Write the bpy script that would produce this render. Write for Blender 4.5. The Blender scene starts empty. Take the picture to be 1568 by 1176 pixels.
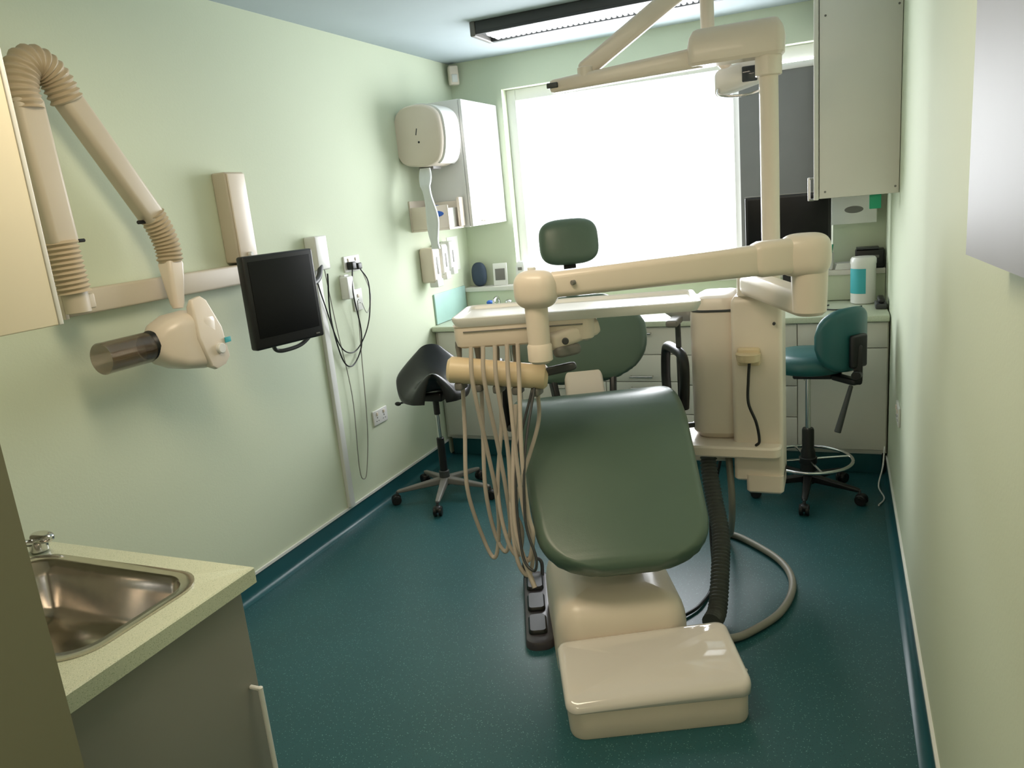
import bpy, bmesh, math, random
from mathutils import Vector, Matrix, Euler
random.seed(4)
PI=math.pi
def lin(c):
    def f(v):
        v/=255.0
        return v/12.92 if v<=.04045 else ((v+.055)/1.055)**2.4
    return (f(c[0]),f(c[1]),f(c[2]),1)
def mat(name,rgb,rough=.5,metal=0,spec=.5,var=.04,vs=6,bump=0,bs=200,emit=None,es=0,trans=0,alpha=1,coat=0):
    m=bpy.data.materials.new(name); m.use_nodes=True
    nt=m.node_tree; b=nt.nodes['Principled BSDF']
    c=lin(rgb)
    b.inputs['Roughness'].default_value=rough; b.inputs['Metallic'].default_value=metal
    b.inputs['Specular IOR Level'].default_value=spec
    b.inputs['Coat Weight'].default_value=coat
    tc=nt.nodes.new('ShaderNodeTexCoord')
    n=nt.nodes.new('ShaderNodeTexNoise'); n.inputs['Scale'].default_value=vs; n.inputs['Detail'].default_value=3
    nt.links.new(tc.outputs['Object'],n.inputs['Vector'])
    r=nt.nodes.new('ShaderNodeValToRGB')
    r.color_ramp.elements[0].position=.3; r.color_ramp.elements[1].position=.7
    r.color_ramp.elements[0].color=tuple(max(0,v*(1-var)) for v in c[:3])+(1,)
    r.color_ramp.elements[1].color=tuple(min(1,v*(1+var)) for v in c[:3])+(1,)
    nt.links.new(n.outputs['Fac'],r.inputs['Fac']); nt.links.new(r.outputs['Color'],b.inputs['Base Color'])
    if bump:
        n2=nt.nodes.new('ShaderNodeTexNoise'); n2.inputs['Scale'].default_value=bs
        nt.links.new(tc.outputs['Object'],n2.inputs['Vector'])
        bp=nt.nodes.new('ShaderNodeBump'); bp.inputs['Strength'].default_value=bump; bp.inputs['Distance'].default_value=.002
        nt.links.new(n2.outputs['Fac'],bp.inputs['Height']); nt.links.new(bp.outputs['Normal'],b.inputs['Normal'])
    if emit:
        b.inputs['Emission Color'].default_value=lin(emit); b.inputs['Emission Strength'].default_value=es
    if trans: b.inputs['Transmission Weight'].default_value=trans
    if alpha<1: b.inputs['Alpha'].default_value=alpha
    return m
def speckle(name,base,dots,scale,rough,thr=.12):
    m=mat(name,base,rough,var=.06,vs=3)
    nt=m.node_tree; b=nt.nodes['Principled BSDF']
    ramp=[n for n in nt.nodes if n.type=='VALTORGB'][0]
    tc=[n for n in nt.nodes if n.type=='TEX_COORD'][0]
    last=ramp.outputs['Color']
    for i,d in enumerate(dots):
        v=nt.nodes.new('ShaderNodeTexVoronoi'); v.inputs['Scale'].default_value=scale*(1+.37*i)
        nt.links.new(tc.outputs['Object'],v.inputs['Vector'])
        rr_=nt.nodes.new('ShaderNodeValToRGB'); rr_.color_ramp.elements[0].position=thr; rr_.color_ramp.elements[1].position=thr+.06
        rr_.color_ramp.elements[0].color=(1,1,1,1); rr_.color_ramp.elements[1].color=(0,0,0,1)
        nt.links.new(v.outputs['Distance'],rr_.inputs['Fac'])
        mx=nt.nodes.new('ShaderNodeMix'); mx.data_type='RGBA'
        nt.links.new(rr_.outputs['Color'],mx.inputs['Factor'])
        nt.links.new(last,mx.inputs['A']); mx.inputs['B'].default_value=lin(d)
        last=mx.outputs['Result']
    nt.links.new(last,b.inputs['Base Color'])
    return m
M={}
M['wall']=mat('wall_paint_mint',(211,220,196),.75,var=.012,vs=1.5,bump=.15,bs=120)
M['ceil']=mat('ceiling_paint',(174,187,192),.85,var=.01)
M['floor']=speckle('vinyl_floor_teal',(33,82,87),[(105,150,148),(14,46,50)],105,.36,.13)
M['cove']=mat('vinyl_cove',(34,86,94),.3)
M['white']=mat('white_gloss',(228,228,225),.3,var=.01)
M['lam']=mat('white_laminate',(222,219,211),.38,var=.01)
M['dlam']=mat('shaded_laminate',(138,138,131),.42,var=.01)  # laminate darkened; the dim light on the sink front is in the colour
M['creamlam']=mat('cream_laminate',(228,218,192),.4,var=.01)
M['cream']=mat('cream_plastic',(231,218,203),.32,var=.015,coat=.1)
M['creamg']=mat('cream_gloss',(224,217,211),.06,var=.01,coat=.8)
M['beige']=mat('beige_plastic',(202,191,172),.45,var=.02)
M['beige2']=mat('beige_bellows',(190,174,148),.5,var=.02)
M['yel']=mat('aged_plastic',(223,203,168),.4,var=.03)
M['green']=mat('green_vinyl_upholstery',(88,108,94),.33,var=.03,bump=.1,bs=350)
M['teal']=mat('teal_vinyl_upholstery',(32,86,86),.38,var=.03)
M['black']=mat('black_plastic',(20,20,22),.4,var=.03)
M['blackl']=mat('black_leather',(12,12,13),.3,var=.05,bump=.1)
M['screen']=mat('dark_screen',(12,13,15),.35,spec=.25,var=.0)
M['chrome']=mat('chrome',(215,215,215),.15,metal=1,var=.01)
M['steel']=mat('brushed_steel',(205,199,192),.17,metal=1,var=.05,vs=30)
M['grey']=mat('grey_plastic',(118,116,112),.45)
M['dgrey']=mat('dark_grey_metal',(62,64,66),.45)
M['hose']=mat('beige_hose',(190,178,166),.45)
M['ghose']=mat('grey_hose',(134,132,122),.45)
M['chose']=mat('corrugated_hose',(82,85,82),.5)
M['work']=speckle('worktop_green',(196,203,182),[(150,165,135),(225,228,205)],260,.35,.2)
M['splash']=mat('splash_panel',(176,212,206),.25)
M['blind']=mat('blind_fabric',(122,122,120),.8,var=.03)
M['board']=mat('noticeboard_grey',(146,150,160),.5,var=.02)
M['part']=mat('partition_shaded',(128,126,104),.75,var=.02)  # wall colour darkened to hold the shade on the near partition
M['paper']=mat('paper',(235,235,230),.7)
M['towel']=mat('paper_towel',(225,228,228),.9)
M['blue']=mat('blue_card',(50,100,190),.5)
M['tealp']=mat('teal_label',(60,170,180),.5)
M['greenp']=mat('green_sign',(20,150,110),.5)
M['slate']=mat('slate_blue',(52,66,84),.7,var=.2)
M['smoke']=mat('smoked_acrylic',(140,116,90),.08,trans=.8,alpha=.65)
M['maroon']=mat('pedal_plastic',(66,62,68),.35)
M['led']=mat('led_diffuser',(235,238,240),.3,emit=(240,243,246),es=1.6)
M['fillglow']=mat('fill_diffuser',(255,240,215),.3,emit=(255,232,195),es=2.5)  # glow of the added, unseen fill fixtures
M['lens']=mat('lamp_lens',(60,66,74),.08)

def G(name,loc=(0,0,0),rz=0):
    e=bpy.data.objects.new(name,None); e.location=loc; e.rotation_euler=(0,0,math.radians(rz))
    e.empty_display_size=.1
    bpy.context.collection.objects.link(e); return e
def fin(name,bm,m,par,ang=38,loc=None,rot=None):
    bmesh.ops.recalc_face_normals(bm,faces=bm.faces)
    me=bpy.data.meshes.new(name); bm.to_mesh(me); bm.free()
    me.shade_smooth(); me.set_sharp_from_angle(angle=math.radians(ang))
    o=bpy.data.objects.new(name,me); bpy.context.collection.objects.link(o)
    if isinstance(m,str): m=M[m]
    me.materials.append(m)
    if par: o.parent=par
    if loc: o.location=loc
    if rot: o.rotation_euler=rot
    return o
def addbox(bm,c,s,bev=0,seg=2,rot=None):
    t=bmesh.new(); bmesh.ops.create_cube(t,size=1)
    for v in t.verts: v.co=Vector((v.co.x*s[0],v.co.y*s[1],v.co.z*s[2]))
    if bev>0:
        bev=min(bev,min(s)*.49)
        bmesh.ops.bevel(t,geom=list(t.edges),offset=bev,segments=seg,affect='EDGES',profile=.5)
    R=Euler(rot).to_matrix() if rot else Matrix.Identity(3)
    mp={}
    for v in t.verts: mp[v.index]=bm.verts.new(R@v.co+Vector(c))
    for f in t.faces:
        bm.faces.new([mp[v.index] for v in f.verts])
    t.free()
def box(name,par,m,c,s,bev=.004,rot=None,seg=3):
    bm=bmesh.new(); addbox(bm,c,s,bev,seg,rot); return fin(name,bm,m,par)
def bx(name,par,m,a,b,bev=.004,seg=3):
    c=[(a[i]+b[i])/2 for i in range(3)]; s=[abs(b[i]-a[i]) for i in range(3)]
    return box(name,par,m,c,s,bev,None,seg)
def boxes(name,par,m,lst,bev=0):
    bm=bmesh.new()
    for a,b in lst:
        addbox(bm,[(a[i]+b[i])/2 for i in range(3)],[abs(b[i]-a[i]) for i in range(3)],bev)
    return fin(name,bm,m,par)
def loft(name,par,m,loops,cap=(True,True),ang=38,closed=True):
    bm=bmesh.new(); vs=[[bm.verts.new(p) for p in L] for L in loops]
    n=len(loops[0])
    for i in range(len(vs)-1):
        for j in range(n if closed else n-1):
            k=(j+1)%n
            try: bm.faces.new((vs[i][j],vs[i][k],vs[i+1][k],vs[i+1][j]))
            except: pass
    if cap[0]: bm.faces.new(vs[0][::-1])
    if cap[1]: bm.faces.new(vs[-1])
    return fin(name,bm,m,par,ang)
def rr(hw,hh,r,n=6):
    r=max(.0005,min(r,hw*.999,hh*.999)); o=[]
    for cx,cy,a0 in ((hw-r,hh-r,0),(-hw+r,hh-r,90),(-hw+r,-hh+r,180),(hw-r,-hh+r,270)):
        for i in range(n+1):
            a=math.radians(a0+90*i/n); o.append((cx+r*math.cos(a),cy+r*math.sin(a)))
    return o
def prof(name,par,m,c,hw,hd,r,pr,ang=38,cap=(True,True),n=8):
    """stack of rounded rectangles (inset,z) about c"""
    L=[]
    for ins,z in pr:
        L.append([(c[0]+x,c[1]+y,c[2]+z) for x,y in rr(hw-ins,hd-ins,max(r-ins,.003),n)])
    return loft(name,par,m,L,cap,ang)
def frame(d):
    x=d.normalized(); up=Vector((0,0,1))
    if abs(x.dot(up))>.98: up=Vector((0,1,0))
    y=up.cross(x).normalized(); return x,y,x.cross(y)
def beam(name,par,m,p0,p1,st,r=.01,ang=38):
    """st: (t,width,height)"""
    p0=Vector(p0);p1=Vector(p1); x,y,z=frame(p1-p0); L=[]
    for t,w,h in st:
        o=p0.lerp(p1,t); L.append([o+y*a+z*b for a,b in rr(w/2,h/2,r)])
    return loft(name,par,m,L,ang=ang)
def rbeam(name,par,m,p0,p1,w,h,r=.012,w1=None,h1=None,e=.02):
    w1=w1 or w;h1=h1 or h
    L=(Vector(p1)-Vector(p0)).length; t=e/L
    return beam(name,par,m,p0,p1,[(0,w*.6,h*.6),(t*.3,w*.88,h*.88),(t,w,h),(1-t,w1,h1),(1-t*.3,w1*.88,h1*.88),(1,w1*.6,h1*.6)],r,60)
def cyl(name,par,m,p0,p1,r0,r1=None,n=28,bev=.003):
    r1=r0 if r1 is None else r1
    p0=Vector(p0);p1=Vector(p1); x,y,z=frame(p1-p0); L=[]; ln=(p1-p0).length; bev=min(bev,r0*.4,max(r1,.001)*.4,ln*.3)
    for t,r in ((0,r0-bev),(bev/ln,r0),(1-bev/ln,r1),(1,r1-bev)):
        o=p0.lerp(p1,t); L.append([o+y*r*math.cos(2*PI*i/n)+z*r*math.sin(2*PI*i/n) for i in range(n)])
    return loft(name,par,m,L,ang=32)
def catmull(P,sub):
    P=[Vector(p) for p in P]; Q=[P[0]*2-P[1]]+P+[P[-1]*2-P[-2]]; o=[]
    for i in range(1,len(Q)-2):
        a,b,c,d=Q[i-1:i+3]
        for k in range(sub):
            t=k/sub
            o.append(.5*((2*b)+(c-a)*t+(2*a-5*b+4*c-d)*t*t+(3*b-a-3*c+d)*t**3))
    o.append(P[-1]); return o
def resample(P,step):
    d=[0]
    for i in range(1,len(P)): d.append(d[-1]+(P[i]-P[i-1]).length)
    n=max(2,int(d[-1]/step)); o=[];j=0
    for i in range(n+1):
        s=d[-1]*i/n
        while j<len(d)-2 and d[j+1]<s: j+=1
        f=(s-d[j])/max(1e-9,d[j+1]-d[j]); o.append(P[j].lerp(P[j+1],min(1,f)))
    return o,d[-1]
def tube(name,par,m,pts,r,n=10,sub=8,corr=None,ang=60,sq=1):
    P=catmull(pts,sub)
    if corr:
        P,ln=resample(P,corr[0]/6)
    L=[];y=None
    for i,p in enumerate(P):
        t=(P[min(i+1,len(P)-1)]-P[max(i-1,0)]).normalized()
        if y is None: _,y,_=frame(t)
        y=(y-t*y.dot(t)).normalized(); z=t.cross(y)
        rad=r
        if corr: rad=r+corr[1]*math.cos(i/6*2*PI)
        L.append([p+y*rad*math.cos(2*PI*k/n)+z*rad*math.sin(2*PI*k/n) for k in range(n)])
    return loft(name,par,m,L,ang=ang)
def lathe(name,par,m,c,pr,n=36,ang=35,axis=None,cap=(True,True)):
    if axis is None: ax=Vector((0,0,1))
    else: ax=Vector(axis).normalized()
    x,y,z=frame(ax); L=[]
    for r,h in pr:
        L.append([Vector(c)+x*h+y*r*math.cos(2*PI*i/n)+z*r*math.sin(2*PI*i/n) for i in range(n)])
    return loft(name,par,m,L,cap,ang)
def sell(name,par,m,c,a,e1=.6,e2=.6,rot=None,nu=40,nv=24):
    R=Euler(rot).to_matrix() if rot else Matrix.Identity(3)
    def sp(v,e): return math.copysign(abs(v)**e,v)
    L=[]
    for j in range(nv+1):
        v=-PI/2+PI*j/nv; v=max(-PI/2+.02,min(PI/2-.02,v))
        L.append([Vector(c)+R@Vector((a[0]*sp(math.cos(v),e1)*sp(math.cos(u),e2),a[1]*sp(math.cos(v),e1)*sp(math.sin(u),e2),a[2]*sp(math.sin(v),e1))) for u in [2*PI*i/nu for i in range(nu)]])
    return loft(name,par,m,L,ang=70)
def torus(name,par,m,c,R,r,n=48,k=10):
    bm=bmesh.new(); V=[]
    for i in range(n):
        a=2*PI*i/n; V.append([bm.verts.new((c[0]+(R+r*math.cos(2*PI*j/k))*math.cos(a),c[1]+(R+r*math.cos(2*PI*j/k))*math.sin(a),c[2]+r*math.sin(2*PI*j/k))) for j in range(k)])
    for i in range(n):
        for j in range(k):
            bm.faces.new((V[i][j],V[(i+1)%n][j],V[(i+1)%n][(j+1)%k],V[i][(j+1)%k]))
    return fin(name,bm,m,par)
def cushion(name,par,m,path,wf,th,R0,R1,x0=0,eR=.045,N=70):
    """path of (y,z) = top surface; wf(f)->half width"""
    P=catmull([(0,p[0],p[1]) for p in path],10); P,ln=resample(P,.004)
    S=[]
    for i in range(N+1):
        f=i/N; f=.5-.5*math.cos(PI*f); S.append(f*ln)
    def rnd(s,R,e): 
        return 1 if s>=R else max(.02,(1-(1-s/R)**e))**(1/e)
    L=[]
    for s in S:
        k=min(len(P)-1,int(round(s/ln*(len(P)-1)))); p=P[k]
        t=(P[min(k+2,len(P)-1)]-P[max(k-2,0)]).normalized(); nrm=Vector((0,-t.z,t.y))
        hw=wf(s/ln)*rnd(s,R0,2.6)*rnd(ln-s,R1,2.6); h=th*rnd(s,eR,2)*rnd(ln-s,eR,2)
        hw=max(hw,.012)
        L.append([p+Vector((x0+a,0,0))+nrm*(b-th/2) for a,b in rr(hw,h/2,min(h*.48,.05),7)])
    return loft(name,par,m,L,ang=80)
def handle(par,c,L,ax='x',off=.03,m='steel',r=.006,nrm=(0,-1,0)):
    c=Vector(c); a={'x':Vector((1,0,0)),'y':Vector((0,1,0)),'z':Vector((0,0,1))}[ax]; n=Vector(nrm)
    p=[c-a*L/2,c-a*L/2+n*off,c+a*L/2+n*off,c+a*L/2]
    cyl('handle_bar',par,m,p[1]-a*.006,p[2]+a*.006,r,n=12)
    cyl('handle_post_a',par,m,p[0],p[1],r*.9,n=10); cyl('handle_post_b',par,m,p[3],p[2],r*.9,n=10)

XL,XR,YB,ZC=-2.454,.2525,5.014,2.589
YF=-1.3
# ---------- room
boxes('floor',None,'floor',[((XL-.1,YF-.1,-.1),(XR+.1,YB+.25,0))])
boxes('ceiling',None,'ceil',[((XL-.1,YF-.1,ZC),(XR+.1,YB+.25,ZC+.1))])
boxes('wall_left',None,'wall',[((XL-.1,YF-.1,0),(XL,YB+.15,ZC))])
boxes('wall_right',None,'wall',[((XR,YF-.1,0),(XR+.1,YB+.15,ZC))])
boxes('wall_front',None,'wall',[((XL,YF-.1,0),(XR,YF,ZC))])
WX0,WX1,WZ0,WZ1=-2.084,-.03,1.08,2.378
boxes('wall_back',None,'wall',[((XL,YB,0),(XR,YB+.15,WZ0-.02)),((XL,YB,WZ1),(XR,YB+.15,ZC)),((XL,YB,WZ0-.02),(WX0,YB+.15,WZ1)),((WX1,YB,WZ0-.02),(XR,YB+.15,WZ1))])
boxes('wall_partition',None,'part',[((-1.98,.0,0),(-1.09,.6655,ZC)),((XL,.0,0),(-1.98,1.17,ZC))])
def cove(name,side,y0,y1):
    X=XL if side=='l' else XR; s=1 if side=='l' else -1
    pr=[(0,0),(.035,0),(.02,.004),(.009,.014),(.004,.03),(.004,.1),(0,.1)]
    L=[[(X+s*a,y,b) for a,b in pr] for y in (y0,y1)]
    loft(name,None,'cove',L)
    boxes('trim_'+('1' if side=='l' else '2'),None,'white',[((X,y0,.1),(X+s*.009,y1,.113))])
cove('baseboard_left','l',1.17,4.40); cove('baseboard_right','r',YF,4.40)
# window
w=G('window_1',(0,YB+.11,0))
for a,b in [((WX0,-.03,WZ0),(WX0+.065,.03,WZ1)),((WX1-.045,-.03,WZ0),(WX1,.03,WZ1)),((WX0+.065,-.03,WZ1-.075),(WX1-.045,.03,WZ1)),((WX0+.065,-.03,WZ0),(WX1-.045,.03,WZ0+.05)),((-.60,-.025,WZ0+.05),(-.55,.025,WZ1-.075))]:
    bx('window_frame_bar',w,'white',a,b,.005)
bx('trim_3',None,'lam',(XL+.003,YB-.13,1.05),(XR-.003,YB+.078,1.08),.004)
bx('trim_4',None,'wall',(XL+.003,YB-.112,.9),(XR-.003,YB,1.05),.002)
rb=G('roller_blind',(0,YB+.045,0))
bx('fabric',rb,'blind',(-.56,-.002,1.10),(-.04,.002,2.25),.001)
cyl('roller',rb,'white',(-.57,0,2.265),(-.04,0,2.265),.018)
bx('bottom_bar',rb,'white',(-.56,-.008,1.095),(-.04,.008,1.115),.003)
# ceiling light
cl=G('added_fill_light',(0,0,0))
bx('housing',cl,'dgrey',(-1.78,4.00,2.535),(-.35,4.24,ZC),.006)
bx('diffuser_panel',cl,'led',(-1.74,4.03,2.528),(-.39,4.20,2.542),.004)
bx('rim_near',cl,'dgrey',(-1.78,4.00,2.524),(-.35,4.02,2.54),.003)
bx('rim_far',cl,'dgrey',(-1.78,4.205,2.515),(-.35,4.24,2.54),.003)
bm=bmesh.new()
for i in range(45):
    for j in range(3):
        addbox(bm,(-1.725+i*.0297,4.06+j*.055,2.523),(.020,.042,.012),.004,1)
fin('diffuser_cells',bm,'led',cl)
bx('end_cap',cl,'grey',(-1.81,3.995,2.515),(-1.78,4.245,ZC),.006)
fill_rear=G('added_fill_light',(0,0,0))  # unseen fixture behind the camera, added to carry a warm fill
bx('housing',fill_rear,'white',(-.9,-.75,2.53),(.1,-.45,ZC),.01)
bx('diffuser_panel',fill_rear,'fillglow',(-.87,-.72,2.515),(.07,-.48,2.531),.006)
fill_mid=G('added_fill_light',(0,0,0))  # added overhead fixture, out of view, to warm the left wall
bx('housing',fill_mid,'white',(-1.65,1.2,2.53),(-.45,1.8,ZC),.01)
bx('diffuser_panel',fill_mid,'fillglow',(-1.62,1.23,2.515),(-.48,1.77,2.531),.006)
# alarm sensor
s=G('alarm_sensor',(XL+.055,YB-.055,2.505),45)
prof('body',s,'cream',(0,0,-.06),.034,.022,.012,[(.004,0),(0,.006),(0,.1),(.003,.118),(.01,.124)])
bx('lens',s,'white',(-.02,-.027,-.045),(.02,-.018,.005),.004)
bx('wall_bracket',s,'white',(-.012,.01,-.03),(.012,.035,.03),.002)
# ---------- back base cabinets
XA0,XA1=XL+.006,XR-.006
bc=G('base_cabinet_run')
bx('worktop',bc,'work',(XA0,4.34,.865),(XA1,4.895,.899),.006)
bx('carcass',bc,'lam',(XA0,4.39,.13),(XA1,4.895,.865),.002)
bx('plinth',bc,'cove',(XA0+.02,4.42,0.001),(XA1-.02,4.8,.13),.002)
bx('plinth_strip',bc,'white',(XA0+.02,4.412,.115),(XA1-.02,4.42,.13),.001)
def front(x0,x1,z0,z1,h=None,vert=False):
    bx('door_front',bc,'lam',(x0+.002,4.37,z0+.002),(x1-.002,4.389,z1-.002),.003)
    if h: handle(bc,h,.13,'z' if vert else 'x',nrm=(0,-1,0))
sp=[XL+.03,-1.86,-1.30,-.85,-.50,-.205,XR-.01]
for i in range(6):
    x0,x1=sp[i],sp[i+1]; xm=(x0+x1)/2
    if i in (0,):
        front(x0,x1,.15,.86,(x1-.04,4.37,.72),True)
    elif i in (1,2):
        zs=[.15,.37,.53,.695,.86]
        for k in range(4): front(x0,x1,zs[k],zs[k+1],(xm,4.37,zs[k+1]-.035 if k!=2 else zs[k]+.035))
    elif i in (3,4):
        zs=[.15,.33,.51,.69,.86]
        for k in range(4): front(x0,x1,zs[k],zs[k+1])
    else:
        front(x0,x1,.72,.86,(xm-.06,4.37,.80)); front(x0,x1,.15,.72,(x0+.04,4.37,.62),True)
bx('splash_panel',None,'splash',(XL+.001,4.42,.901),(XL+.013,4.88,1.10),.002)
tp=G('sink_tap',(-2.14,4.78,.9))
cyl('base',tp,'chrome',(0,0,0),(0,0,.07),.022)
tube('spout',tp,'chrome',[(0,0,.05),(0,-.01,.10),(.02,-.08,.13),(.03,-.15,.12),(.032,-.165,.095)],.011)
for dx in (-.07,.07):
    cyl('valve',tp,'chrome',(0,0,.03),(dx,0,.035),.012); cyl('valve_body',tp,'chrome',(dx,0,0),(dx,0,.07),.017); sell('valve_cap',tp,'blue' if dx<0 else 'chrome',(dx,-.005,.085),(.024,.024,.017),1,1)
wc=G('wall_cupboard')
bx('carcass',wc,'white',(XL,4.46,1.515),(-2.15,YB-.002,2.285),.003)
bx('door_panel',wc,'white',(-2.148,4.462,1.517),(-2.128,YB-.004,2.283),.004)
handle(wc,(-2.128,4.66,1.545),.12,'y',nrm=(1,0,0),off=.02)
wc=G('wall_cupboard')
bx('carcass',wc,'lam',(-.085,3.97,1.525),(XR-.002,YB-.002,2.42),.003)
bx('door_panel',wc,'lam',(-.109,3.965,1.52),(-.088,4.48,2.42),.004)
bx('door_panel_b',wc,'lam',(-.109,4.485,1.52),(-.088,YB-.004,2.42),.004)
for z in (1.555,2.32):
    for y in (-.06,.235): cyl('screw_cap',wc,'grey',(y,3.971,z),(y,3.968,z),.005,n=10,bev=.001)
handle(wc,(-.109,4.1,1.57),.1,'z',nrm=(-1,0,0),off=.025)
# ---------- towel dispenser
td=G('paper_towel_dispenser',(XL,4.20,1.91))
pts=[(0,.05),(.03,.01),(.10,-.008),(.20,-.012),(.27,.02),(.30,.10),(.305,.2),(.29,.28),(.24,.325),(.16,.345),(.07,.34),(.02,.31),(0,.27)]
P=catmull([(a,0,b) for a,b in pts],5)
L=[]
for y,sc in ((0,.93),(.006,.97),(.02,1),(.22,1),(.234,.97),(.24,.93)):
    L.append([(max(0,p.x*sc),y,.17+(p.z-.17)*sc) for p in P])
loft('cover',td,'cream',L)
L=[]
i0,i1=18,48
for y,o in ((.03,.004),(.033,.012),(.225,.012),(.228,.004)):
    L.append([(p.x+o*(1 if p.x>.1 else 0),y,.17+(p.z-.17)*(1.0+o*2)) for p in P[i0:i1]]+[(p.x-.02,y,.17+(p.z-.17)*.95) for p in P[i0:i1]][::-1])
loft('front_lid',td,'white',L)
cyl('lock',td,'dgrey',(.15,-.002,.13),(.15,.01,.13),.008,n=14)
box('window_slot',td,'dgrey',(.14,.004,.19),(.007,.012,.04),.003,rot=(0,.25,0))
bx('outlet',td,'grey',(.10,.05,-.03),(.20,.16,.0),.006)
tw=[(.15,-.02),(.17,-.1),(.185,-.18),(.20,-.30),(.195,-.42),(.20,-.50)]
P=catmull([(a,0,b) for a,b in tw],6); L=[]
for i,p in enumerate(P):
    wd=.034+.008*math.sin(i*.4)
    L.append([(p.x+wd*math.cos(t),-.03*min(1,i/8)+.04*(1-min(1,i/8))+.012*math.sin(t)+.004*math.sin(3*t),p.z) for t in [2*PI*k/18 for k in range(18)]])
loft('paper_strip',td,'towel',L)
# glove dispenser
gd=G('glove_box_holder',(XL,4.245,1.515))
bx('back_plate',gd,'cream',(0,0,0),(.012,.20,.19),.003)
bx('shelf',gd,'cream',(.012,0,0),(.27,.20,.012),.003)
bx('side_near',gd,'cream',(.012,0,.012),(.27,.008,.15),.003)
bx('side_far',gd,'cream',(.012,.192,.012),(.27,.2,.17),.003)
bx('box_of_gloves',gd,'paper',(.02,.012,.012),(.245,.188,.13),.003)
sell('label',gd,'blue',(.19,-.001,.10),(.05,.002,.018),1,1)
sell('glove_tuft',gd,'blue',(.13,.1,.135),(.05,.03,.02),1,1)
bx('clip',gd,'cream',(.262,.14,.012),(.282,.2,.19),.006)
for i,(y,wd,z0,z1,d) in enumerate([(4.30,.10,1.17,1.41,.10),(4.46,.085,1.20,1.42,.085),(4.58,.08,1.22,1.43,.08)]):
    sd=G('soap_dispenser',(XL,y,0))
    prof('body',sd,'white' if i else 'cream',(d/2,wd/2,0),d/2,wd/2,.015,[(.01,z0+.02),(0,z0+.03),(0,z1-.02),(.006,z1-.005),(.015,z1)])
    bx('lever',sd,'white',(d*.5,.01,z0-.01),(d+.01,wd-.01,z0+.04),.006)
    bx('window_strip',sd,'grey',(d-.001,wd*.4,z0+.07),(d+.002,wd*.6,z1-.06),.001)
po=bx('wall_notice',None,'paper',(XL+.001,4.70,1.22),(XL+.004,4.86,1.45),.0005)
st=sell('garden_stone',None,'slate',(-2.355,4.955,1.165),(.055,.035,.085),.8,.8)
c=G('photo_card',(-2.19,4.95,1.08),12); box('card_sheet',c,'paper',(0,0,.078),(.10,.006,.155),.002,rot=(-.12,0,0)); box('card_print',c,'grey',(0,-.006,.078),(.07,.002,.08),.0005,rot=(-.12,0,0))
c=G('air_freshener',(-2.03,4.96,1.08)); prof('body',c,'white',(0,0,0),.04,.03,.02,[(.004,0),(0,.01),(.004,.12),(.012,.15),(.022,.16)])
box('grille',c,'grey',(0,-.028,.11),(.03,.006,.02),.002)
# ---------- xray
xr=G('dental_xray_unit')
bx('wall_rail',xr,'beige',(XL,1.79,1.405),(XL+.055,2.70,1.49),.008)
bx('rail_end',xr,'cream',(XL,1.775,1.40),(XL+.06,1.79,1.495),.003)
bx('control_box',xr,'beige',(XL,2.62,1.50),(XL+.075,2.74,1.88),.008)
bx('control_face',xr,'cream',(XL+.075,2.627,1.507),(XL+.083,2.733,1.873),.006)
bx('control_foot',xr,'beige',(XL,2.68,1.405),(XL+.07,2.78,1.50),.01)
cyl('control_knob',xr,'white',(XL+.083,2.68,1.53),(XL+.10,2.68,1.53),.012)
XA=-2.345
bx('arm_bracket',xr,'beige',(XL+.05,1.79,1.43),(XA+.03,1.84,1.48),.006)
cyl('arm_pivot',xr,'beige',(XA,1.79,1.42),(XA,1.79,1.50),.04)
tube('bellows_base',xr,'beige2',[(XA,1.79,1.49),(XA,1.785,1.56),(XA,1.78,1.66)],.050,n=20,corr=(.016,.004))
rbeam('lower_arm',xr,'beige',(XA,1.78,1.64),(XA,1.765,2.11),.075,.10,.02)
tube('bellows_elbow',xr,'beige2',[(XA,1.765,2.07),(XA,1.765,2.14),(XA,1.79,2.20),(XA,1.835,2.215),(XA,1.885,2.18),(XA,1.92,2.105)],.050,n=20,corr=(.018,.004))
rbeam('upper_arm',xr,'beige',(XA,1.912,2.125),(XA,2.18,1.70),.07,.085,.02)
tube('bellows_wrist',xr,'beige2',[(XA,2.17,1.725),(XA,2.20,1.66),(XA,2.215,1.60),(XA,2.215,1.545)],.045,n=20,corr=(.016,.004))
cyl('pivot_screw',xr,'black',(XA,2.10,1.70),(XA,2.135,1.70),.007,n=12)
cyl('pivot_screw_b',xr,'black',(XA+.02,1.83,1.655),(XA+.02,1.855,1.655),.006,n=12)
beam('yoke',xr,'cream',(XA,2.215,1.555),(XA+.02,2.19,1.37),[(0,.06,.06),(.1,.07,.075),(.5,.055,.065),(.9,.04,.05),(1,.03,.04)],.015)
XH=-2.28
beam('tube_head',xr,'cream',(XH,1.985,1.265),(XH+.03,2.225,1.25),[(0,.07,.07),(.04,.10,.10),(.15,.14,.15),(.4,.17,.20),(.75,.175,.22),(.92,.17,.21),(.98,.15,.19),(1,.12,.16)],.04,60)
beam('head_side_plate',xr,'cream',(XH+.10,2.20,1.14),(XH+.085,2.15,1.41),[(0,.02,.06),(.08,.035,.11),(.5,.04,.13),(.92,.035,.08),(1,.02,.05)],.010,50)
cyl('head_knob',xr,'white',(XH+.11,2.20,1.21),(XH+.130,2.20,1.21),.02)
box('label',xr,'tealp',(XH+.119,2.245,1.235),(.004,.03,.02),.001)
cyl('cone_collar',xr,'black',(XH,1.965,1.263),(XH,2.0,1.265),.045,.055)
L=[]
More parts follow.
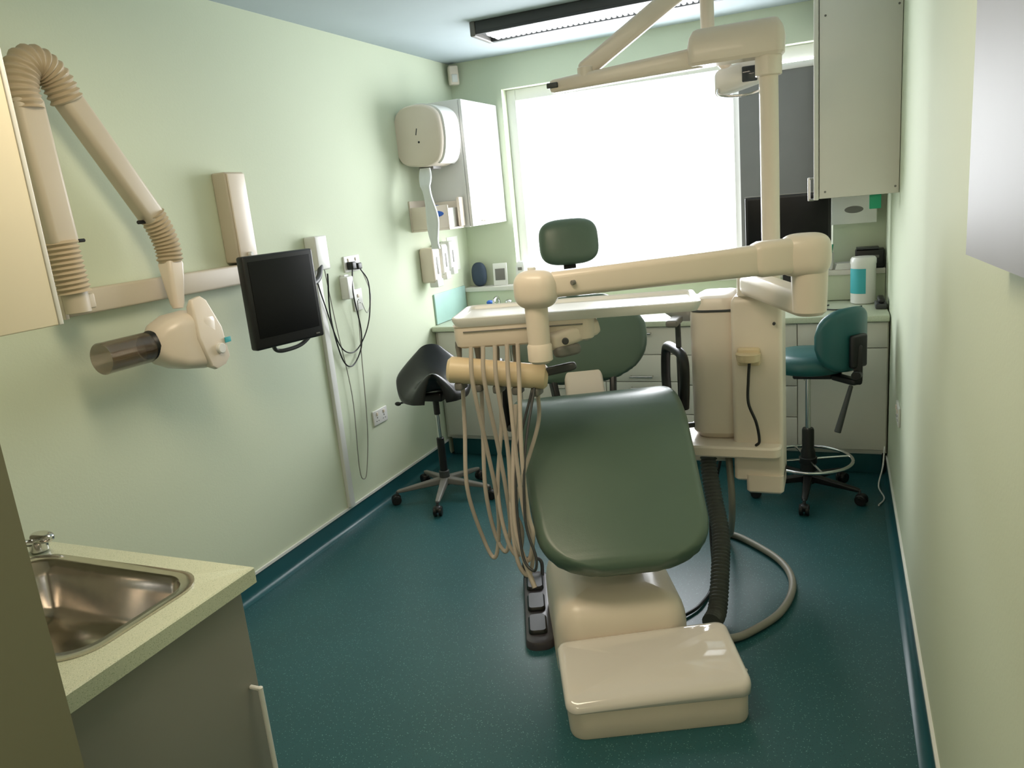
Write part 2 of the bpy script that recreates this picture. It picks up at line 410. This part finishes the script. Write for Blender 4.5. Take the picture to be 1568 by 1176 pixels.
for r,h in ((.05,0),(.055,-.004),(.055,-.19),(.051,-.19),(.051,-.004)):
    L.append([(XH+r*math.cos(2*PI*i/32),1.975+h,1.262+r*math.sin(2*PI*i/32)) for i in range(32)])
loft('cone_tube',xr,'smoke',L,cap=(True,False))
# ---------- wall monitor
mo=G('wall_monitor',(-2.17,2.605,1.34),76)
box('bezel',mo,'black',(0,0,0),(.355,.045,.385),.01)
box('screen_panel',mo,'screen',(0,-.0235,.012),(.31,.003,.315),.001)
box('rear_housing',mo,'black',(0,.035,0),(.26,.04,.26),.015)
cyl('pivot',mo,'black',(0,.05,-.02),(0,.10,-.02),.03)
box('power_light',mo,'grey',(.14,-.024,-.175),(.02,.002,.005),.0005)
tube('lower_handle',mo,'dgrey',[(-.07,.02,-.18),(-.05,.03,-.215),(0,.03,-.225),(.10,.04,-.215),(.18,.05,-.16),(.205,.06,-.06),(.19,.08,.02)],.009)
mw=G('monitor_wall_arm')
bx('wall_box',mw,'white',(XL,3.17,1.40),(XL+.07,3.27,1.57),.008)
tube('arm_bar',mw,'dgrey',[(XL+.06,3.2,1.42),(XL+.10,3.1,1.36),(XL+.13,2.9,1.33),(-2.27,2.63,1.325)],.014)
tr=bx('cable_trunking',None,'white',(XL,3.20,.115),(XL+.022,3.245,1.40),.003)
def socket(y,z,w,h,x=XL,s=1,plug=0):
    g=G('wall_socket',(x,y,z))
    bx('face_plate',g,'white',(0,-w/2,-h/2),(s*.010,w/2,h/2),.003)
    for k in ([-.035,.035] if w>.1 else [0]):
        bx('switch',g,'cream',(s*.010,k-.006,.012),(s*.015,k+.006,.03),.001)
        bx('pin_slot_earth',g,'black',(s*.0095,k-.003,-.005),(s*.0108,k+.003,.003),.0003)
        for q in (-.011,.011): bx('pin_slot',g,'black',(s*.0095,k+q-.004,-.022),(s*.0108,k+q+.004,-.018),.0003)
    if plug:
        bx('plug',g,'black',(s*.0109,-.06,-.03),(s*.05,-.02,.012),.006)
        if plug>1: bx('plug_b',g,'black',(s*.0109,.0,-.035),(s*.045,.04,.0),.006)
    return g
socket(3.55,1.40,.146,.086,plug=2); socket(3.56,1.20,.086,.12,plug=0); socket(3.62,.51,.146,.086); socket(3.63,.58,.146,.086,x=XR,s=-1)
wa=G('wall_power_adapter',(XL,3.45,1.29))
bx('body',wa,'white',(0,-.03,-.07),(.05,.03,.05),.006); bx('pin_block',wa,'white',(.0,-.02,.05),(.03,.02,.06),.002)
cb=G('hanging_cable')
tube('cable_a',cb,'black',[(XL+.04,3.50,1.38),(XL+.05,3.46,1.25),(XL+.04,3.50,1.05),(XL+.02,3.50,.93),(XL+.02,3.40,.86),(XL+.02,3.32,.92),(XL+.03,3.26,1.15),(XL+.08,3.22,1.38)],.004,n=8)
tube('cable_b',cb,'black',[(XL+.04,3.57,1.37),(XL+.05,3.62,1.28),(XL+.04,3.60,1.1),(XL+.03,3.52,.98),(XL+.02,3.42,.93),(XL+.03,3.30,1.0),(XL+.06,3.18,1.25),(XL+.1,3.1,1.36)],.0035,n=8)
tube('cable_c',cb,'ghose',[(XL+.03,3.52,1.20),(XL+.02,3.50,.9),(XL+.02,3.46,.5),(XL+.02,3.40,.27),(XL+.02,3.36,.22),(XL+.02,3.33,.30),(XL+.02,3.36,.7),(XL+.02,3.31,1.1),(XL+.05,3.24,1.40)],.0025,n=8)
tube('cable_d',cb,'white',[(XL+.04,3.58,1.37),(XL+.04,3.64,1.22),(XL+.03,3.60,1.12),(XL+.03,3.56,1.18)],.003,n=8)
# ---------- foreground sink unit
su=G('sink_unit')
cx,cy,hw,hd=-1.588,.943,.372,.275
sc=(.02,.035); sw,sdp=.285,.178
n=8
outer=rr(hw,hd,.002,n)
hole=[(sc[0]+x,sc[1]+y) for x,y in rr(sw-.012,sdp-.012,.075,n)]
loft('worktop',su,'work',[[(cx+x,cy+y,.862) for x,y in hole],[(cx+x,cy+y,.862) for x,y in outer],[(cx+x,cy+y,.897) for x,y in outer],[(cx+x,cy+y,.9) for x,y in rr(hw-.003,hd-.003,.002,n)],[(cx+x,cy+y,.9) for x,y in hole],[(cx+x,cy+y,.862) for x,y in hole]],cap=(False,False))
bp=[(0,.9005,.085),(.0,.905,.085),(.024,.904,.07),(.028,.899,.068),(.034,.86,.065),(.045,.79,.06),(.06,.765,.05),(.085,.752,.04),(.12,.746,.03),(.165,.744,.01)]
loft('sink_bowl',su,'steel',[[(cx+sc[0]+x,cy+sc[1]+y,z) for x,y in rr(sw-i,sdp-i,r,n)] for i,z,r in bp],cap=(False,True),ang=60)
lathe('drain',su,'chrome',(cx,cy+.03,.745),[(.045,0),(.045,.004),(.035,.004),(.03,.001),(.005,.0)])
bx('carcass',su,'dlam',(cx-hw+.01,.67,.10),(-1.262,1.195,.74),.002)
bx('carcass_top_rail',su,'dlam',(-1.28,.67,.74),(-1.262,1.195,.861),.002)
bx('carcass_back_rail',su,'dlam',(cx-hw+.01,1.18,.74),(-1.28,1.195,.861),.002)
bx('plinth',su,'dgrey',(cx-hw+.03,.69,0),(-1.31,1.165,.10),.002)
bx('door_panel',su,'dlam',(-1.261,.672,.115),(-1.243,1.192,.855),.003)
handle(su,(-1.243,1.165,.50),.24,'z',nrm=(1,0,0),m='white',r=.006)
ft=G('kitchen_tap',(-1.86,1.165,.9))
cyl('base',ft,'chrome',(0,0,.0005),(0,0,.03),.022); sell('handle_cap',ft,'chrome',(.02,.0,.04),(.036,.022,.014),.8,1)
tube('spout',ft,'chrome',[(0,0,.02),(-.0,-.03,.035),(-.0,-.07,.045),(-.0,-.10,.03)],.009)
fc=G('wall_cupboard')
bx('carcass',fc,'creamlam',(-1.979,.668,1.475),(-1.665,1.21,2.25),.003)
bx('door_panel',fc,'creamlam',(-1.663,.668,1.47),(-1.645,1.20,2.25),.003)
bx('edge_strip',fc,'white',(-1.664,1.2005,1.47),(-1.644,1.212,2.25),.002)
# ---------- board on right wall
nb=G('wall_board')
loft('panel',nb,'board',[[(XR,.70,z),(.246,.70,z),(.191,1.445,z),(XR,1.445,z)] for z in (1.497,2.35)],ang=20)
# ---------- saddle stool
ss=G('saddle_stool',(-2.12,3.71,0))
def starbase(g,r,a0,m,caster='black',hub=.1,arch=.03):
    for i in range(5):
        a=math.radians(a0+72*i); d=Vector((math.cos(a),math.sin(a),0)); p=d*r
        beam('leg_%d'%(i+1),g,m,Vector((0,0,hub))+d*.02,p+Vector((0,0,.075)),[(0,.045,.04),(.5,.035,.03),(.95,.028,.02),(1,.02,.015)],.008)
        q=Vector((-d.y,d.x,0))
        cyl('caster_stem_%d'%(i+1),g,'dgrey',p+Vector((0,0,.05)),p+Vector((0,0,.08)),.008,n=10)
        for s_ in (-1,1): cyl('caster_wheel_%d'%(i+1),g,caster,p+q*s_*.006+d*.01+Vector((0,0,.028)),p+q*s_*.024+d*.01+Vector((0,0,.028)),.028,n=20)
        sell('caster_hood_%d'%(i+1),g,caster,p+d*.008+Vector((0,0,.04)),(.026,.026,.02),.9,1)
starbase(ss,.285,-72,'grey')
cyl('hub',ss,'dgrey',(0,0,.07),(0,0,.16),.03); cyl('gas_cover',ss,'black',(0,0,.16),(0,0,.36),.022)
cyl('gas_chrome',ss,'chrome',(0,0,.36),(0,0,.56),.012); cyl('top_sleeve',ss,'black',(0,0,.50),(0,0,.60),.018)
bx('tilt_mechanism',ss,'black',(-.07,-.06,.59),(.07,.06,.64),.01)
cyl('lever',ss,'black',(0,0,.61),(-.19,-.08,.585),.006)
sell('lever_knob',ss,'black',(-.2,-.085,.583),(.02,.012,.012),1,1)
F=Vector((.48,-.88,0)); S=Vector((.88,.48,0))
bm=bmesh.new(); nu,nv=28,24; Vt=[];Vb=[]
for j in range(nv+1):
    v=j/nv; ra=[];rb_=[]
    wdt=.10+.115*(math.sin(min(1,v*1.4)*PI/2))
    wdt*= (1-max(0,(v-.72)/.28)**2.2*.5)*(1-max(0,(.12-v)/.12)**2*.4)
    for i in range(nu+1):
        u=-1+2*i/nu
        y=.17-.36*v
        z=.715+.03*(1-v)**3+.205*max(0,v-.35)**1.6*1.6 - .12*abs(u)**2.2*(1-.6*v) -.03*abs(u)**3*v
        z+=.035*math.exp(-((v-.05)/.12)**2)*(1-u*u)
        p=S*(u*wdt)+F*y+Vector((0,0,z))
        ra.append(bm.verts.new(p))
        th=.055*(1-abs(u)**6)*(1-abs(2*v-1)**6)+.02
        rb_.append(bm.verts.new(p-Vector((0,0,th))-F*th*.4*v))
    Vt.append(ra);Vb.append(rb_)
for j in range(nv):
    for i in range(nu):
        bm.faces.new((Vt[j][i],Vt[j][i+1],Vt[j+1][i+1],Vt[j+1][i])); bm.faces.new((Vb[j][i],Vb[j+1][i],Vb[j+1][i+1],Vb[j][i+1]))
for j in range(nv):
    bm.faces.new((Vt[j][0],Vt[j+1][0],Vb[j+1][0],Vb[j][0])); bm.faces.new((Vt[j][nu],Vb[j][nu],Vb[j+1][nu],Vt[j+1][nu]))
for i in range(nu):
    bm.faces.new((Vt[0][i],Vb[0][i],Vb[0][i+1],Vt[0][i+1])); bm.faces.new((Vt[nv][i],Vt[nv][i+1],Vb[nv][i+1],Vb[nv][i]))
fin('saddle_seat',bm,'blackl',ss,70)
# ---------- operator stool
os_=G('operator_stool',(-.14,4.05,0))
starbase(os_,.26,-92,'black')
cyl('hub',os_,'black',(0,0,.07),(0,0,.14),.035); lathe('gas_cover',os_,'black',(0,0,.14),[(.04,0),(.036,.1),(.03,.12),(.03,.22),(.026,.23)])
cyl('gas_chrome',os_,'chrome',(0,0,.36),(0,0,.66),.014); cyl('foot_ring_hub',os_,'black',(0,0,.18),(0,0,.215),.045)
torus('foot_ring',os_,'chrome',(0,0,.2),.215,.009)
for i in range(4):
    a=math.radians(20+90*i); cyl('ring_spoke_%d'%(i+1),os_,'chrome',(.04*math.cos(a),.04*math.sin(a),.2),(.21*math.cos(a),.21*math.sin(a),.2),.006,n=10)
bx('tilt_mechanism',os_,'black',(-.07,-.07,.645),(.16,.05,.68),.01)
lathe('seat_cushion',os_,'teal',(0,0,.68),[(.15,0),(.185,.01),(.198,.035),(.198,.06),(.185,.085),(.14,.098),(.06,.1),(.01,.1)],ang=80)
bkc=Vector((.195,-.13,.86)); nb_=Vector((-.75,.66,0)).normalized()
tb=Vector((nb_.y,-nb_.x,0))
L=[]
for k in range(21):
    f=-1+k/10
    hgt=.155*(max(.03,1-abs(f)**3))**(1/2.4); tk=.03*(max(.05,1-abs(f)**4))**.5
    o=bkc+tb*(f*.165)+nb_*(.06*f*f)
    L.append([o+nb_*a+Vector((0,0,b)) for a,b in rr(tk,hgt,.028,5)])
loft('backrest_cushion',os_,'teal',L,ang=80)
q=bkc-nb_*.045
box('back_bracket',os_,'black',q+Vector((0,0,-.05)),(.10,.03,.16),.012,rot=(0,0,math.atan2(tb.y,tb.x)))
rbeam('back_support',os_,'black',(.12,-.06,.662),q+Vector((.0,-.02,-.20)),.05,.03,.008)
rbeam('back_upright',os_,'black',q+Vector((0,-.02,-.21)),q+Vector((0,-.01,-.02)),.04,.02,.006)
cyl('back_knob',os_,'black',q+Vector((-.01,-.06,-.16)),q+Vector((0,-.01,-.16)),.022)
cyl('height_lever',os_,'dgrey',(.20,-.16,.64),(.14,-.22,.42),.010,.016)
# ---------- dental chair
dc=G('dental_chair',(-.50,2.03,0),24.75)
def top_loops(hw,hd,cy_,r,zf,edge,n=8,bottom=None):
    L=[]
    if bottom:
        for ins,z in bottom: L.append([(x,cy_+y,z) for x,y in rr(hw-ins,hd-ins,r,n)])
    for ins,dz in edge:
        L.append([(x,cy_+y,zf(x,cy_+y)+dz) for x,y in rr(hw-ins,hd-ins,max(r-ins,.01),n)])
    for s_ in (.93,.85,.77,.7,.62,.55,.47,.4,.32,.25,.17,.1,.02):
        i0=edge[-1][0]
        L.append([(x*s_,cy_+y*s_,zf(x*s_,cy_+y*s_)) for x,y in rr(hw-i0,hd-i0,max(r-i0,.01),n)])
    return L
prof('base_skirt',dc,'cream',(0.005,.145,0),.285,.145,.05,[(.003,0),(.0,.01),(0,.10),(.003,.105)])
def zf(x,y):
    t=max(0,min(1,(y-.0)/.30)); 
    return .128+.050*(1-(1-t)**2.6)-.022*math.exp(-((x+.07)/.11)**2)*t*t+.008*(x/.28)
loft('foot_cover',dc,'creamg',[[(x+.003,y,z) for x,y,z in Lp] for Lp in top_loops(.293,.152,.146,.04,zf,[(0,-.02),(.003,-.009),(.010,-.002),(.02,0)],bottom=[(0.004,.095),(0,.10)])],ang=60)
cyl('cover_screw',dc,'chrome',(.292,.10,.115),(.310,.10,.115),.008,n=12); 
prof('column_cover',dc,'cream',(-.05,.58,0),.235,.28,.09,[(0,0),(0,.16),(.004,.19),(.012,.22),(.028,.245),(.055,.265),(.09,.28),(.13,.285)],ang=60,n=10)
prof('lift_column',dc,'cream',(-.03,.72,.27),.12,.13,.03,[(0,0),(0,.33)])
prof('base_plate',dc,'dgrey',(-.03,.75,0),.19,.42,.08,[(0,0),(0,.02),(.006,.028)])
beam('under_seat_arm',dc,'cream',(0,.70,.55),(0,1.3,.60),[(0,.15,.03),(.1,.22,.05),(.9,.30,.09),(1,.28,.07)],.02)
cushion('leg_and_seat_cushion',dc,'green',[(.27,.435),(.36,.495),(.52,.61),(.68,.73),(.78,.80),(.87,.843),(.97,.852),(1.12,.82),(1.26,.775),(1.38,.75)],lambda f:.296+.040*min(1,f/.5),.085,.20,.06,x0=-.014)
cushion('backrest_cushion',dc,'green',[(1.41,.79),(1.43,.88),(1.46,.98),(1.50,1.08),(1.54,1.17),(1.56,1.205)],lambda f:.325-.10*max(0,f-.6)*2,.09,.24,.16)
cushion('backrest_shell',dc,'black',[(1.48,.83),(1.49,.90),(1.53,1.0),(1.57,1.10),(1.60,1.16)],lambda f:.28-.10*max(0,f-.5),.03,.2,.12)
rbeam('backrest_support',dc,'cream',(0,1.28,.60),(0,1.46,.85),.18,.06,.02)
for s_ in (-1,1): rbeam('back_yoke_%s'%('l' if s_<0 else 'r'),dc,'black',(s_*.13,1.40,.70),(s_*.15,1.47,.86),.03,.05,.01)
sell('headrest',dc,'green',(0,1.63,1.437),(.142,.05,.108),.6,.65,rot=(math.radians(-12),0,0))
box('headrest_stem',dc,'black',(0,1.645,1.27),(.06,.02,.24),.006,rot=(math.radians(-12),0,0))
box('headrest_mount',dc,'black',(0,1.68,1.42),(.10,.03,.10),.01)
for s_ in (1,-1):
    x=.385*s_
    tube('armrest_%s'%('r' if s_>0 else 'l'),dc,'black',[(x,1.40,.72),(x,1.41,.80),(x,1.39,.90),(x,1.34,.945),(x,1.20,.955),(x,1.10,.95),(x,1.06,.91),(x,1.07,.80),(x,1.09,.72)],.022,n=14)
    rbeam('armrest_base_%s'%('r' if s_>0 else 'l'),dc,'dgrey',(x*1.02,1.23,.715),(x*.6,1.23,.70),.34,.03,.012)
fp=G('foot_control',(-.328,.80,0),-2); fp.parent=dc
prof('plate',fp,'maroon',(0,0,0),.056,.29,.045,[(0,0),(0,.02),(.005,.03),(.015,.034)])
for k in (-.17,0,.17):
    prof('pedal',fp,'black',(-.005,k,.03),.036,.065,.02,[(0,0),(0,.012),(.006,.02)])
tube('guard_bar',fp,'dgrey',[(-.045,.24,.03),(-.045,.26,.09),(-.01,.27,.11),(.03,.26,.09),(.03,.24,.03)],.008)
# ---------- cuspidor unit
cu=G('cuspidor_unit')
prof('tower_panel',cu,'cream',(-.305,3.29,0),.10,.11,.02,[(.012,.40),(.0,.41),(0,1.16),(.004,1.175),(.015,1.19)])
prof('tower_foot',cu,'cream',(-.28,3.27,0),.075,.10,.02,[(.01,.35),(0,.36),(0,.43)])
prof('side_body',cu,'cream',(-.475,3.36,0),.11,.15,.08,[(.02,.575),(.0,.60),(0,1.10),(.006,1.15),(.02,1.18),(.04,1.19)],n=10)
prof('rim_band',cu,'dgrey',(-.475,3.36,0),.112,.152,.08,[(.004,1.125),(.0,1.127),(0,1.133),(.004,1.135)],n=10)
prof('mounting_plate',cu,'cream',(-.42,3.30,.525),.21,.19,.04,[(.008,0),(0,.008),(0,.04),(.008,.048)])
rbeam('mounting_arm',cu,'cream',(-.45,3.32,.50),(-.62,3.25,.52),.14,.09,.02)
lathe('spittoon_bowl',cu,'creamg',(-.63,3.47,1.05),[(.03,0),(.06,.01),(.11,.05),(.135,.09),(.14,.10),(.132,.10),(.10,.055),(.05,.02),(.005,.012)],cap=(True,True),ang=60)
cyl('cup_ring',cu,'yel',(-.335,3.155,.93),(-.335,3.155,.965),.045,.05); box('cup_ring_mount',cu,'yel',(-.335,3.175,.945),(.09,.03,.075),.01)
tube('suction_cable',cu,'black',[(-.33,3.15,.93),(-.335,3.14,.85),(-.335,3.13,.76),(-.305,3.12,.68),(-.295,3.13,.60),(-.31,3.14,.575)],.006)
cyl('knob',cu,'dgrey',(-.235,3.18,1.08),(-.235,3.16,1.08),.006,n=12)
box('instrument_holder',cu,'grey',(-.64,3.22,1.09),(.05,.14,.03),.01); rbeam('holder_stem',cu,'dgrey',(-.63,3.24,1.09),(-.63,3.24,.62),.022,.022,.006); rbeam('holder_foot',cu,'dgrey',(-.63,3.24,.62),(-.55,3.28,.62),.022,.022,.006)
tube('waste_hose',cu,'chose',[(-.51,3.24,.56),(-.515,3.2,.46),(-.48,3.10,.34),(-.44,2.98,.24),(-.425,2.83,.14),(-.42,2.70,.055),(-.43,2.62,.045)],.034,n=16,corr=(.016,.0035))
tube('water_hose',cu,'ghose',[(-.44,3.26,.55),(-.42,3.2,.3),(-.45,3.35,.08),(-.49,3.46,.02),(-.40,3.42,.017),(-.227,3.23,.017),(-.165,3.03,.017),(-.195,2.81,.017),(-.29,2.64,.017),(-.36,2.57,.02),(-.42,2.58,.03)],.015,n=12)
tube('supply_cable',cu,'black',[(-.46,3.30,.54),(-.52,3.25,.2),(-.48,3.0,.02),(-.50,2.8,.012),(-.56,2.68,.012)],.007)
# ---------- operating light
ol=G('dental_operating_light')
Y=3.33
cyl('light_post',ol,'cream',(-.255,3.33,1.191),(-.255,3.33,2.10),.036)
prof('pivot_housing',ol,'cream',(-.375,Y,2.10),.18,.06,.03,[(.012,0),(.0,.012),(-.003,.07),(.004,.105),(.02,.13),(.035,.137)])
cyl('post_collar',ol,'cream',(-.255,Y,2.03),(-.255,Y,2.11),.05)
rbeam('horizontal_arm',ol,'cream',(-.50,Y,2.135),(-1.15,Y,2.11),.07,.08,.018,h1=.055)
box('arm_end_slot',ol,'dgrey',(-1.13,Y-.02,2.112),(.05,.05,.022),.004)
cyl('elbow_pin',ol,'cream',(-.99,Y,2.11),(-.99,Y+.0,2.17),.035)
rbeam('spring_arm',ol,'cream',(-1.01,Y+.01,2.15),(-.45,Y+.11,2.51),.055,.075,.018)
cyl('head_drop_post',ol,'cream',(-.50,Y+.13,2.51),(-.50,Y+.13,2.16),.028)
cyl('head_link',ol,'cream',(-.50,Y+.13,2.18),(-.40,Y+.13,2.07),.02)
L=[]
for k,(yy,a,b) in enumerate([(-.06,.085,.04),(-.05,.095,.05),(0,.10,.055),(.04,.09,.045),(.06,.05,.03)]):
    L.append([(-.38+p,Y+.16+yy+q*.1,2.06+q+.22*p) for p,q in rr(a,b,.02,6)])
loft('lamp_head',ol,'white',L,ang=60)
box('lamp_lens',ol,'lens',(-.335,Y+.097,2.06),(.06,.01,.06),.01)
tube('lamp_handle',ol,'chrome',[(-.46,Y+.12,2.03),(-.45,Y+.06,1.99),(-.36,Y+.04,1.975),(-.29,Y+.06,1.99),(-.28,Y+.12,2.03)],.006)
# ---------- delivery unit
du=G('dental_delivery_unit')
rbeam('lower_arm',du,'cream',(-.33,3.19,1.245),(-.08,2.75,1.215),.10,.085,.025,e=.04)
cyl('base_pivot',du,'cream',(-.33,3.21,1.192),(-.33,3.21,1.29),.05)
cyl('elbow_post',du,'cream',(-.09,2.77,1.18),(-.09,2.77,1.36),.055,.06,bev=.012)
sell('elbow_cap',du,'cream',(-.105,2.765,1.385),(.085,.07,.072),.6,.8)
rbeam('balance_arm',du,'cream',(-.10,2.765,1.385),(-.90,2.365,1.37),.075,.105,.022,h1=.085)
rbeam('balance_arm_sleeve',du,'cream',(-.13,2.75,1.386),(-.27,2.68,1.384),.086,.118,.026,e=.03)
sell('balance_arm_cap',du,'cream',(-.92,2.36,1.36),(.075,.062,.065),.7,.85)
cyl('arm_screw',du,'grey',(-.79,2.375,1.375),(-.796,2.363,1.375),.008,n=12,bev=.001)
cyl('drop_post',du,'cream',(-.925,2.36,1.14),(-.925,2.36,1.34),.037,.04)
lathe('drop_post_foot',du,'cream',(-.925,2.36,1.11),[(.03,0),(.042,.01),(.042,.06),(.036,.07)])
cyl('arm_top_pin',du,'white',(-.93,2.36,1.42),(-.93,2.36,1.433),.014)
dg=G('tray_assembly',(-1.242,2.327,1.262),15); dg.parent=du
prof('instrument_tray',dg,'white',(.43,.19,0),.43,.17,.04,[(.04,-.03),(.012,-.026),(0,-.005),(0,.006),(.008,.008),(.016,.004),(.022,-.006),(.10,-.008)],ang=30)
prof('console_body',dg,'cream',(.25,.19,-.105),.25,.155,.04,[(.02,0),(.006,.008),(0,.03),(0,.078),(-.004,.08)])
bx('console_trim',dg,'grey',(.04,.03,-.045),(.46,.036,-.041),.001)
rbeam('console_bracket',dg,'cream',(.33,.03,-.10),(.50,.12,-.06),.10,.06,.02)
rbeam('bracket_knuckle',dg,'grey',(.36,-.0,-.13),(.44,.06,-.13),.04,.04,.012)
cyl('knuckle_screw',dg,'dgrey',(.40,-.01,-.09),(.40,-.02,-.09),.012,n=16)
hb0=Vector((-1.29,2.37,1.085)); hb1=Vector((-.95,2.48,1.03))
cyl('holder_bar',du,'yel',hb0,hb1,.048,.044,bev=.012)
for k in range(5):
    p=hb0.lerp(hb1,.12+.19*k)
    lathe('handpiece_%d'%(k+1),du,'grey',p+Vector((-.01,.03,-.07)),[(.010,0),(.013,.02),(.012,.08),(.009,.11),(.012,.15),(.010,.17)],n=14)
    box('holder_clip_%d'%(k+1),du,'grey',p+Vector((0,.0,-.055)),(.03,.06,.03),.008)
rbeam('holder_hanger',du,'dgrey',(-1.0,2.50,1.05),(-.93,2.56,1.19),.03,.03,.008)
rbeam('holder_hanger_b',du,'dgrey',(-.96,2.47,1.05),(-.84,2.47,1.075),.03,.03,.008)
# tx, mid x, mid y, bottom x, bottom y, bottom z, return x, return y
HS=[(-1.165,-1.155,2.385,-1.215,2.42,.33,-1.27,2.38),(-1.125,-1.115,2.39,-1.165,2.42,.36,-1.205,2.40),(-1.085,-1.075,2.34,-1.09,2.36,.38,-1.15,2.39),(-1.045,-1.01,2.29,-1.02,2.28,.35,-1.08,2.35),(-1.01,-.985,2.27,-1.005,2.26,.42,-1.05,2.33)]
for k,(tx,mx_,my,b_,yb,bz,rx,ry) in enumerate(HS):
    ty=2.385+.012*k; p=hb0.lerp(hb1,.12+.19*k)+Vector((-.01,.03,-.07))
    tube('hose_%d'%(k+1),du,'hose',[(tx,ty-.06,1.175),(tx,ty-.075,1.05),((tx+mx_)/2,min(ty-.03,my+.02),.80),(mx_,my,.60),(b_+.035,yb,bz+.10),(b_+.008,yb,bz),(b_-.03,yb,bz+.07),(rx,ry,.62),(p.x-.012,p.y,.84),(p.x,p.y,p.z+.005)],.0078,n=10)
tube('hose_long',du,'hose',[(-1.05,2.40,.95),(-1.05,2.33,.75),(-1.04,2.27,.55),(-1.0,2.24,.42),(-.965,2.22,.34)],.009,n=10)
tube('hose_dark',du,'dgrey',[(-.99,2.44,1.0),(-.99,2.30,.80),(-.985,2.24,.58),(-.945,2.21,.46),(-.96,2.21,.41),(-1.01,2.24,.47),(-1.04,2.33,.75),(-1.0,2.45,1.0)],.005)
# ---------- right worktop clutter
cm=G('computer_monitor',(-.27,4.72,.9),0)
box('bezel',cm,'black',(0,0,.48),(.46,.035,.32),.008); box('screen_panel',cm,'screen',(0,-.0185,.485),(.43,.002,.28),.0005)
box('top_strip',cm,'grey',(0,.0,.6425),(.46,.03,.006),.001)
box('stand_neck',cm,'black',(0,.03,.2),(.06,.025,.36),.005); prof('stand_foot',cm,'black',(0,.02,0),.11,.08,.04,[(0,0),(0,.012),(.006,.018)])
wt=G('wipes_tub',(.13,4.78,.9))
lathe('tub',wt,'white',(0,0,0),[(.06,0),(.066,.005),(.066,.22),(.068,.225),(.068,.25),(.06,.262),(.02,.266)])
L=[[(.0672*math.cos(a),.0672*math.sin(a),z) for a in [math.radians(180+5*i) for i in range(21)]] for z in (.06,.20)]
loft('label',wt,'tealp',L,cap=(False,False),closed=False)
pr_=G('label_printer',(.165,4.93,1.08)); bx('body',pr_,'black',(-.075,-.03,0),(.08,.07,.11),.01); bx('slot',pr_,'grey',(-.05,-.033,.06),(.05,-.029,.075),.001); bx('tray',pr_,'dgrey',(-.07,-.04,.11),(.05,.06,.12),.004)
pc=G('pen_pot',(-.06,4.935,1.08)); lathe('pot',pc,'white',(0,0,0),[(.03,0),(.034,.004),(.034,.10),(.031,.10),(.03,.008),(.005,.006)])
for k,(dx,dy) in enumerate([(-.01,0),(.012,.005),(0,-.012),(.018,-.01)]): cyl('pen_%d'%(k+1),pc,['tealp','black','blue','greenp'][k],(dx*.6,dy*.6,.01),(dx*1.6,dy*1.6,.15),.004,n=10)
ps=G('paper_stack',(.025,4.935,1.08),3)
for k in range(6): box('sheet_%d'%k,ps,'paper',(.001*k,.001*k,.0045+.006*k),(.09,.09,.0055),.0005,rot=(0,0,.02*k))
gb=G('glove_box',(.08,YB,1.42)); bx('carton',gb,'paper',(-.12,-.09,-.08),(.12,-.001,.075),.003); sell('opening',gb,'grey',(0,-.09,0),(.05,.004,.02),1,1)
sg=bx('green_sign',None,'greenp',(.13,4.0,1.46),(.18,4.012,1.524),.002)
nt_=G('desk_telephone',(.215,4.60,.9)); bx('base',nt_,'dgrey',(-.03,-.07,0),(.03,.07,.03),.008); rbeam('handset',nt_,'black',(-.0,-.07,.045),(-.0,.07,.045),.035,.028,.01)
tube('desk_cable',None,'black',[(-.05,4.70,.905),(-.10,4.60,.905),(-.02,4.52,.906),(.05,4.55,.906),(.12,4.62,.906)],.004)
tube('floor_cable',None,'white',[(XR-.02,4.30,.20),(XR-.03,4.25,.10),(XR-.05,4.2,.012),(XR-.03,4.05,.006),(XR-.06,3.95,.006)],.004)
# ---------- lights
def area(name,loc,rot,sx,sy,p,col):
    l=bpy.data.lights.new(name,'AREA'); l.shape='RECTANGLE'; l.size=sx; l.size_y=sy; l.energy=p; l.color=col
    o=bpy.data.objects.new(name,l); o.location=loc; o.rotation_euler=rot; bpy.context.collection.objects.link(o); return o
area('daylight_window',((WX0+WX1)/2,YB+.35,1.75),(-PI/2,0,0),2.5,1.7,128,(.96,.97,1.0))
area('warm_fill_lamp',(-.4,-.6,2.50),(0,0,0),.9,.22,12,(1.0,.84,.62))  # added warm fill from behind the camera, no known source
area('warm_fill_lamp',(-1.05,1.5,2.50),(0,0,0),1.1,.5,15,(1.0,.85,.64))  # added fill above the frame, brightens the lower left wall
wd=bpy.data.worlds.new('World'); bpy.context.scene.world=wd; wd.use_nodes=True
wd.node_tree.nodes['Background'].inputs['Color'].default_value=(.9,.96,1,1); wd.node_tree.nodes['Background'].inputs['Strength'].default_value=4
# ---------- camera
Yc=Vector((.381,.2496,-.890)).normalized(); Zc=Vector((-.0937,.967,.235)); Zc=(Zc-Yc*Zc.dot(Yc)).normalized(); Xc=Yc.cross(Zc)
R=Matrix((Xc,Yc,Zc))
cam=bpy.data.cameras.new('camera'); cam.sensor_fit='HORIZONTAL'; cam.sensor_width=36; cam.lens=36*1170/1568; cam.clip_start=.02
co=bpy.data.objects.new('camera',cam); bpy.context.collection.objects.link(co)
co.matrix_world=Matrix.Translation((0,0,1.65))@R.to_4x4()
bpy.context.scene.camera=co
bpy.context.scene.view_settings.view_transform='Standard'
